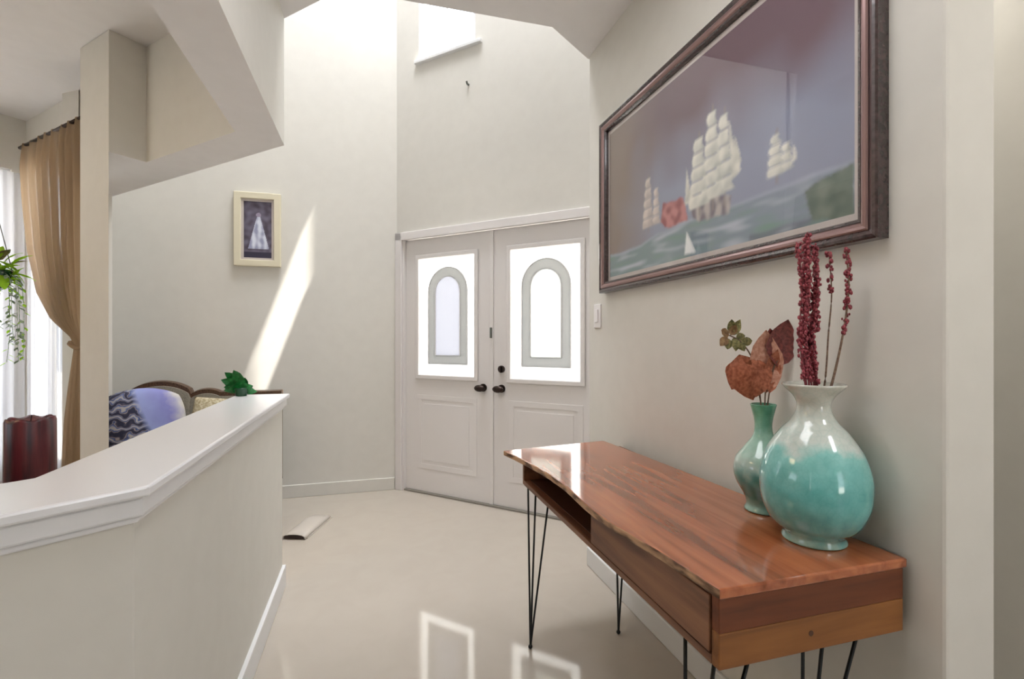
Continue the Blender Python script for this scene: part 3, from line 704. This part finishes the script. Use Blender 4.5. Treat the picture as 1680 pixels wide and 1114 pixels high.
# tie band follows the curtain line
bmesh.ops.delete(bm, geom=list(bm.verts), context='VERTS')
pt = [Vector((-1.775, 3.60, 1.225)), Vector((-1.70, 3.52, 1.20)), Vector((-1.61, 3.45, 1.22)), Vector((-1.60, 3.50, 1.24)), Vector((-1.68, 3.60, 1.235)), Vector((-1.76, 3.665, 1.235)), Vector((-1.80, 3.645, 1.23))]
tube(bm, spline([tuple(p) for p in pt], 5), .012, 8)
tag(link('curtain_tieback', bm, 'tan', None, True), 'tan tieback around the gathered curtain', 'tieback')

# ------------------------------------------------------------------ hanging plant
M['greenpot'] = mat('dark_green_glazed_pot', (.006, .06, .02), .15)
hp_ = thing('hanging_plant', 'bright green trailing plant hanging in front of the left window', 'plant', (-2.09, 3.49, 1.55))
bm = bmesh.new(); lathe(bm, prof([(.03, -.02), (.07, .0), (.09, .05), (.095, .09), (.085, .09), (.07, .02)], 3), 24); link('pot', bm, 'greenpot', hp_, True)
bm = bmesh.new()
for k in range(3):
    a = k*2.094+.3; tube(bm, [(.09*math.cos(a), .09*math.sin(a), .085), (0, 0, .55)], .0025, 5)
tube(bm, [(0, 0, .55), (0, 0, ZC-1.52)], .003, 5); link('hanger', bm, 'grey', hp_)
rnd = random.Random(3)
for k in range(70):
    a = rnd.uniform(0, 6.28); r0 = rnd.uniform(.02, .09); r1 = r0+rnd.uniform(.05, .12); z0 = rnd.uniform(.0, .16); z1 = z0+rnd.uniform(-.12, .08)
    bm = bmesh.new(); leafmesh(bm, (r0*math.cos(a), r0*math.sin(a), z0), (r1*math.cos(a), r1*math.sin(a), z1), rnd.uniform(.04, .07), (-math.sin(a), math.cos(a), .2), .15); link('leaf', bm, ['lime', 'lime', 'olive', 'lime'][k % 4], hp_, True)
for k in range(26):
    a = rnd.uniform(0, 6.28); L = rnd.uniform(.12, .40); r0 = .085
    pts = [(r0*math.cos(a), r0*math.sin(a), .08), ((r0+.04)*math.cos(a), (r0+.04)*math.sin(a), .03), ((r0+.05)*math.cos(a), (r0+.05)*math.sin(a), -.10-L*.4), ((r0+.045)*math.cos(a+.1), (r0+.045)*math.sin(a+.1), -.08-L)]
    sp2 = spline(pts, 6); bm = bmesh.new(); tube(bm, sp2, .0015, 5); v_ = link('vine', bm, 'palegreen', hp_, True)
    bm = bmesh.new()
    for q in sp2[3:]:
        aa = rnd.uniform(0, 6.28); leafmesh(bm, q, q+Vector((math.cos(aa)*.03, math.sin(aa)*.03, -.022)), .018, (-math.sin(aa), math.cos(aa), .1), .1, n=4)
    o = link('vine_leaves', bm, 'palegreen' if k % 3 else 'lime', v_, True)

# ------------------------------------------------------------------ settee and cushions behind the half wall
M['brownwood'] = noisy(mat('dark_carved_wood', (.08, .04, .02), .35), (.045, .02, .012), (.13, .07, .035), nscale=25)
M['uph'] = noisy(mat('olive_brown_upholstery', (.3, .27, .2), .9), (.20, .18, .14), (.32, .29, .23), nscale=40)
se = thing('settee', 'settee with an arched dark wooden crest rail against the pale foyer wall', 'sofa', (-1.13, 3.80, 0))
def crest(x):   # x local
    X = x-1.13
    if X < -1.24: return .80+.155*math.sqrt(max(0, 1-((X+1.43)/.23)**2))
    if X < -1.06: return .80+.095*math.sqrt(max(0, 1-((X+1.14)/.13)**2)) if X < -1.02 else .86
    return .872-.01*(X+1.06)
xs = [-.50+.98*i/70 for i in range(71)]
bm = bmesh.new(); zz = [crest(x) for x in xs]
for i in range(70):
    pass
fr = []; 
for x, z in zip(xs, zz):
    fr.append([bm.verts.new((x, y, z+dz)) for y, dz in ((.16, -.035), (.16, .0), (.20, .006), (.24, 0), (.24, -.035))])
for a, b in zip(fr, fr[1:]):
    for k in range(5): bm.faces.new((a[k], a[(k+1) % 5], b[(k+1) % 5], b[k]))
bm.faces.new(fr[0]); bm.faces.new(fr[-1][::-1])
link('crest_rail', bm, 'brownwood', se)
bm = bmesh.new(); fr = []
for x, z in zip(xs, zz): fr.append([bm.verts.new((x, y, q)) for y, q in ((.10, .42), (.145, z-.03), (.225, z-.03), (.225, .2))])
for a, b in zip(fr, fr[1:]):
    for k in range(4): bm.faces.new((a[k], a[(k+1) % 4], b[(k+1) % 4], b[k]))
bm.faces.new(fr[0]); bm.faces.new(fr[-1][::-1]); link('backrest', bm, 'uph', se)
bm = bmesh.new(); box(bm, -.50, .48, -.36, .10, .24, .42); bevel(link('seat', bm, 'uph', se), .03, 3)
for x in (-.47, .45):
    for y in (-.33, .2):
        bm = bmesh.new(); tube(bm, [(x, y, 0), (x, y, .26)], [.015, .025], 10); link('leg', bm, 'brownwood', se)
def pillow(name, loc, hw_, hh, th, m, label, tilt=0, group=None, power=.5, arch=0):
    bm = bmesh.new(); N = 20; g = {}
    for sgn in (1, -1):
        for i in range(N+1):
            for j in range(N+1):
                a, b = -1+2*i/N, -1+2*j/N
                edge = i in (0, N) or j in (0, N)
                if edge and sgn < 0: g[(sgn, i, j)] = g[(1, i, j)]; continue
                t = ((1-a*a)*(1-b*b))**power; pin = 1-.08*(1-abs(a))*abs(b)**3*0
                rx = a*hw_*math.sqrt(1-b*b*arch*.5); rz = b*hh*math.sqrt(1-a*a*arch*.5)
                g[(sgn, i, j)] = bm.verts.new((rx, -sgn*th*t, rz))
        for i in range(N):
            for j in range(N): bm.faces.new((g[(sgn, i, j)], g[(sgn, i+1, j)], g[(sgn, i+1, j+1)], g[(sgn, i, j+1)]))
    o = link(name, bm, m, None, True); tag(o, label, 'cushion', group); o.location = loc; o.rotation_euler = (R(-12), R(tilt), 0); return o
# patterned fabric: printed bands, swirls and a pale blue fan
m = mat('blue_printed_fabric', (.2, .25, .4), .8); n, l, b = nodes(m); M['bluefab'] = m
tc = n.new('ShaderNodeTexCoord'); mp = n.new('ShaderNodeMapping'); mp.inputs['Scale'].default_value = (1, 1, 1)
wv = n.new('ShaderNodeTexWave'); wv.bands_direction = 'Z'; wv.inputs['Scale'].default_value = 5; wv.inputs['Distortion'].default_value = 9; wv.inputs['Detail'].default_value = 2; wv.inputs['Detail Scale'].default_value = 2.2
cr = n.new('ShaderNodeValToRGB'); cr.color_ramp.interpolation = 'EASE'; e = cr.color_ramp.elements
e[0].position = 0; e[0].color = (.015, .02, .05, 1); e[1].position = 1; e[1].color = (.38, .36, .36, 1)
for p, c in ((.3, (.05, .045, .08)), (.45, (.30, .27, .28)), (.6, (.04, .06, .16)), (.8, (.10, .14, .30))): k = e.new(p); k.color = (*c, 1)
sx = n.new('ShaderNodeSeparateXYZ'); gx = n.new('ShaderNodeMath'); gx.operation = 'MULTIPLY_ADD'; gx.inputs[1].default_value = 1.0
gz = n.new('ShaderNodeMath'); gz.operation = 'MULTIPLY'; gz.inputs[1].default_value = .5
c2 = n.new('ShaderNodeValToRGB'); c2.color_ramp.elements[0].position = .03; c2.color_ramp.elements[1].position = .07
mx = n.new('ShaderNodeMix'); mx.data_type = 'RGBA'
c3 = n.new('ShaderNodeValToRGB'); e3 = c3.color_ramp.elements; e3[0].position = .05; e3[0].color = (.12, .17, .40, 1); e3[1].position = .36; e3[1].color = (.55, .52, .46, 1)
k3 = e3.new(.12); k3.color = (.27, .32, .60, 1); k3 = e3.new(.27); k3.color = (.20, .20, .46, 1)
nf = n.new('ShaderNodeTexNoise'); nf.inputs['Scale'].default_value = 14
nm = n.new('ShaderNodeMath'); nm.operation = 'MULTIPLY_ADD'; nm.inputs[1].default_value = .12
l.new(tc.outputs['Object'], mp.inputs[0]); l.new(mp.outputs[0], wv.inputs[0]); l.new(wv.outputs[0], cr.inputs[0]); l.new(tc.outputs['Object'], sx.inputs[0])
l.new(sx.outputs[2], gz.inputs[0]); l.new(sx.outputs[0], gx.inputs[0]); l.new(gz.outputs[0], gx.inputs[2]); l.new(gx.outputs[0], c2.inputs[0])
l.new(tc.outputs['Object'], nf.inputs[0]); l.new(nf.outputs[0], nm.inputs[0]); l.new(gx.outputs[0], nm.inputs[2]); l.new(nm.outputs[0], c3.inputs[0]); l.new(c3.outputs[0], mx.inputs[7]); l.new(c2.outputs[0], mx.inputs[0]); l.new(cr.outputs[0], mx.inputs[6]); l.new(mx.outputs[2], b.inputs['Base Color'])
M['gold'] = noisy(mat('beige_gold_fabric', (.5, .42, .25), .7), (.30, .23, .12), (.58, .52, .36), nscale=18)
pillow('patterned_cushion', (-1.44, 3.71, .70), .25, .235, .08, 'bluefab', 'blue and white patterned cushion on the settee beside the post', 0, None, .5, .75)
pillow('gold_cushion', (-1.09, 3.79, .68), .10, .17, .05, 'gold', 'small beige gold cushion between blue cushion and half wall cap', 6)

# green potted plant at the far end of the cap
gp = thing('small_plant', 'small dark green glossy plant on the far end of the half wall cap', 'plant', (-.615, 2.655, .974))
bm = bmesh.new(); lathe(bm, prof([(.022, 0), (.026, .004), (.033, .035), (.034, .04), (.029, .04), (.026, .02)], 3), 24); link('pot', bm, 'greenpot', gp, True)
for k, (ax_, az, L, wd) in enumerate([(-1, .55, .085, .055), (-.8, .9, .09, .06), (-.3, 1.1, .085, .06), (-.9, .1, .085, .055), (.35, .9, .06, .05), (.8, .2, .07, .045), (.9, -.25, .075, .04), (-.5, .3, .06, .06), (.1, .5, .05, .06), (-1, -.1, .075, .045)]):
    bm = bmesh.new(); y_ = .02*math.sin(k*2.4)
    leafmesh(bm, (0, 0, .036), (ax_*L, y_-.01, .036+az*L), wd, (.3*az, -.3, 1 if abs(ax_) > abs(az) else .2) if abs(ax_) > abs(az) else (.96, -.28, 0), .15); link('leaf', bm, 'green', gp, True)

# ------------------------------------------------------------------ candles on the side table in the living room
tb = thing('side_table', 'dark round side table behind the half wall holding the red candles', 'table', (-.965, 1.60, 0))
bm = bmesh.new(); lathe(bm, [(.17, .80), (.18, .806), (.18, .834), (.17, .84)], 40); link('tabletop', bm, 'brownwood', tb)
bm = bmesh.new(); lathe(bm, prof([(.12, 0), (.10, .02), (.03, .06), (.02, .4), (.03, .74), (.09, .80)], 4), 24); link('pedestal', bm, 'brownwood', tb, True)
M['wax'] = noisy(mat('dark_red_wax', (.13, .02, .02), .35), (.035, .008, .014), (.15, .025, .03), (60, 60, 5), nscale=1.2, bump=.4)
def candle(x, y, r, h, label):
    t = thing('pillar_candle', label, 'candle', (x, y, .84)); bm = bmesh.new(); seg = 48; rings = []
    for rr, z in ((.97, 0), (1, .004), (1.0, h*.5), (.99, h-.008), (.94, h), (.7, h-.003), (.3, h-.012)):
        rings.append([bm.verts.new((r*rr*(1+.010*math.cos(k*2*math.pi/seg*14))*math.cos(2*math.pi*k/seg), r*rr*(1+.010*math.cos(k*2*math.pi/seg*14))*math.sin(2*math.pi*k/seg), z+(.003*math.sin(k*.9) if h-.01 < z else 0))) for k in range(seg)])
    for a, b in zip(rings, rings[1:]):
        for k in range(seg): bm.faces.new((a[k], a[(k+1) % seg], b[(k+1) % seg], b[k]))
    bm.faces.new(rings[0][::-1]); bm.faces.new(rings[-1]); link('wax', bm, 'wax', t, True)
    bm = bmesh.new(); tube(bm, [(0, 0, h-.012), (.002, 0, h+.008)], .0012, 6); link('wick', bm, 'black', t)
candle(-.880, 1.612, .052, .20, 'thick dark red ribbed pillar candle behind the half wall')
candle(-.925, 1.487, .045, .15, 'second dark red candle cut off by the left edge of the photo')
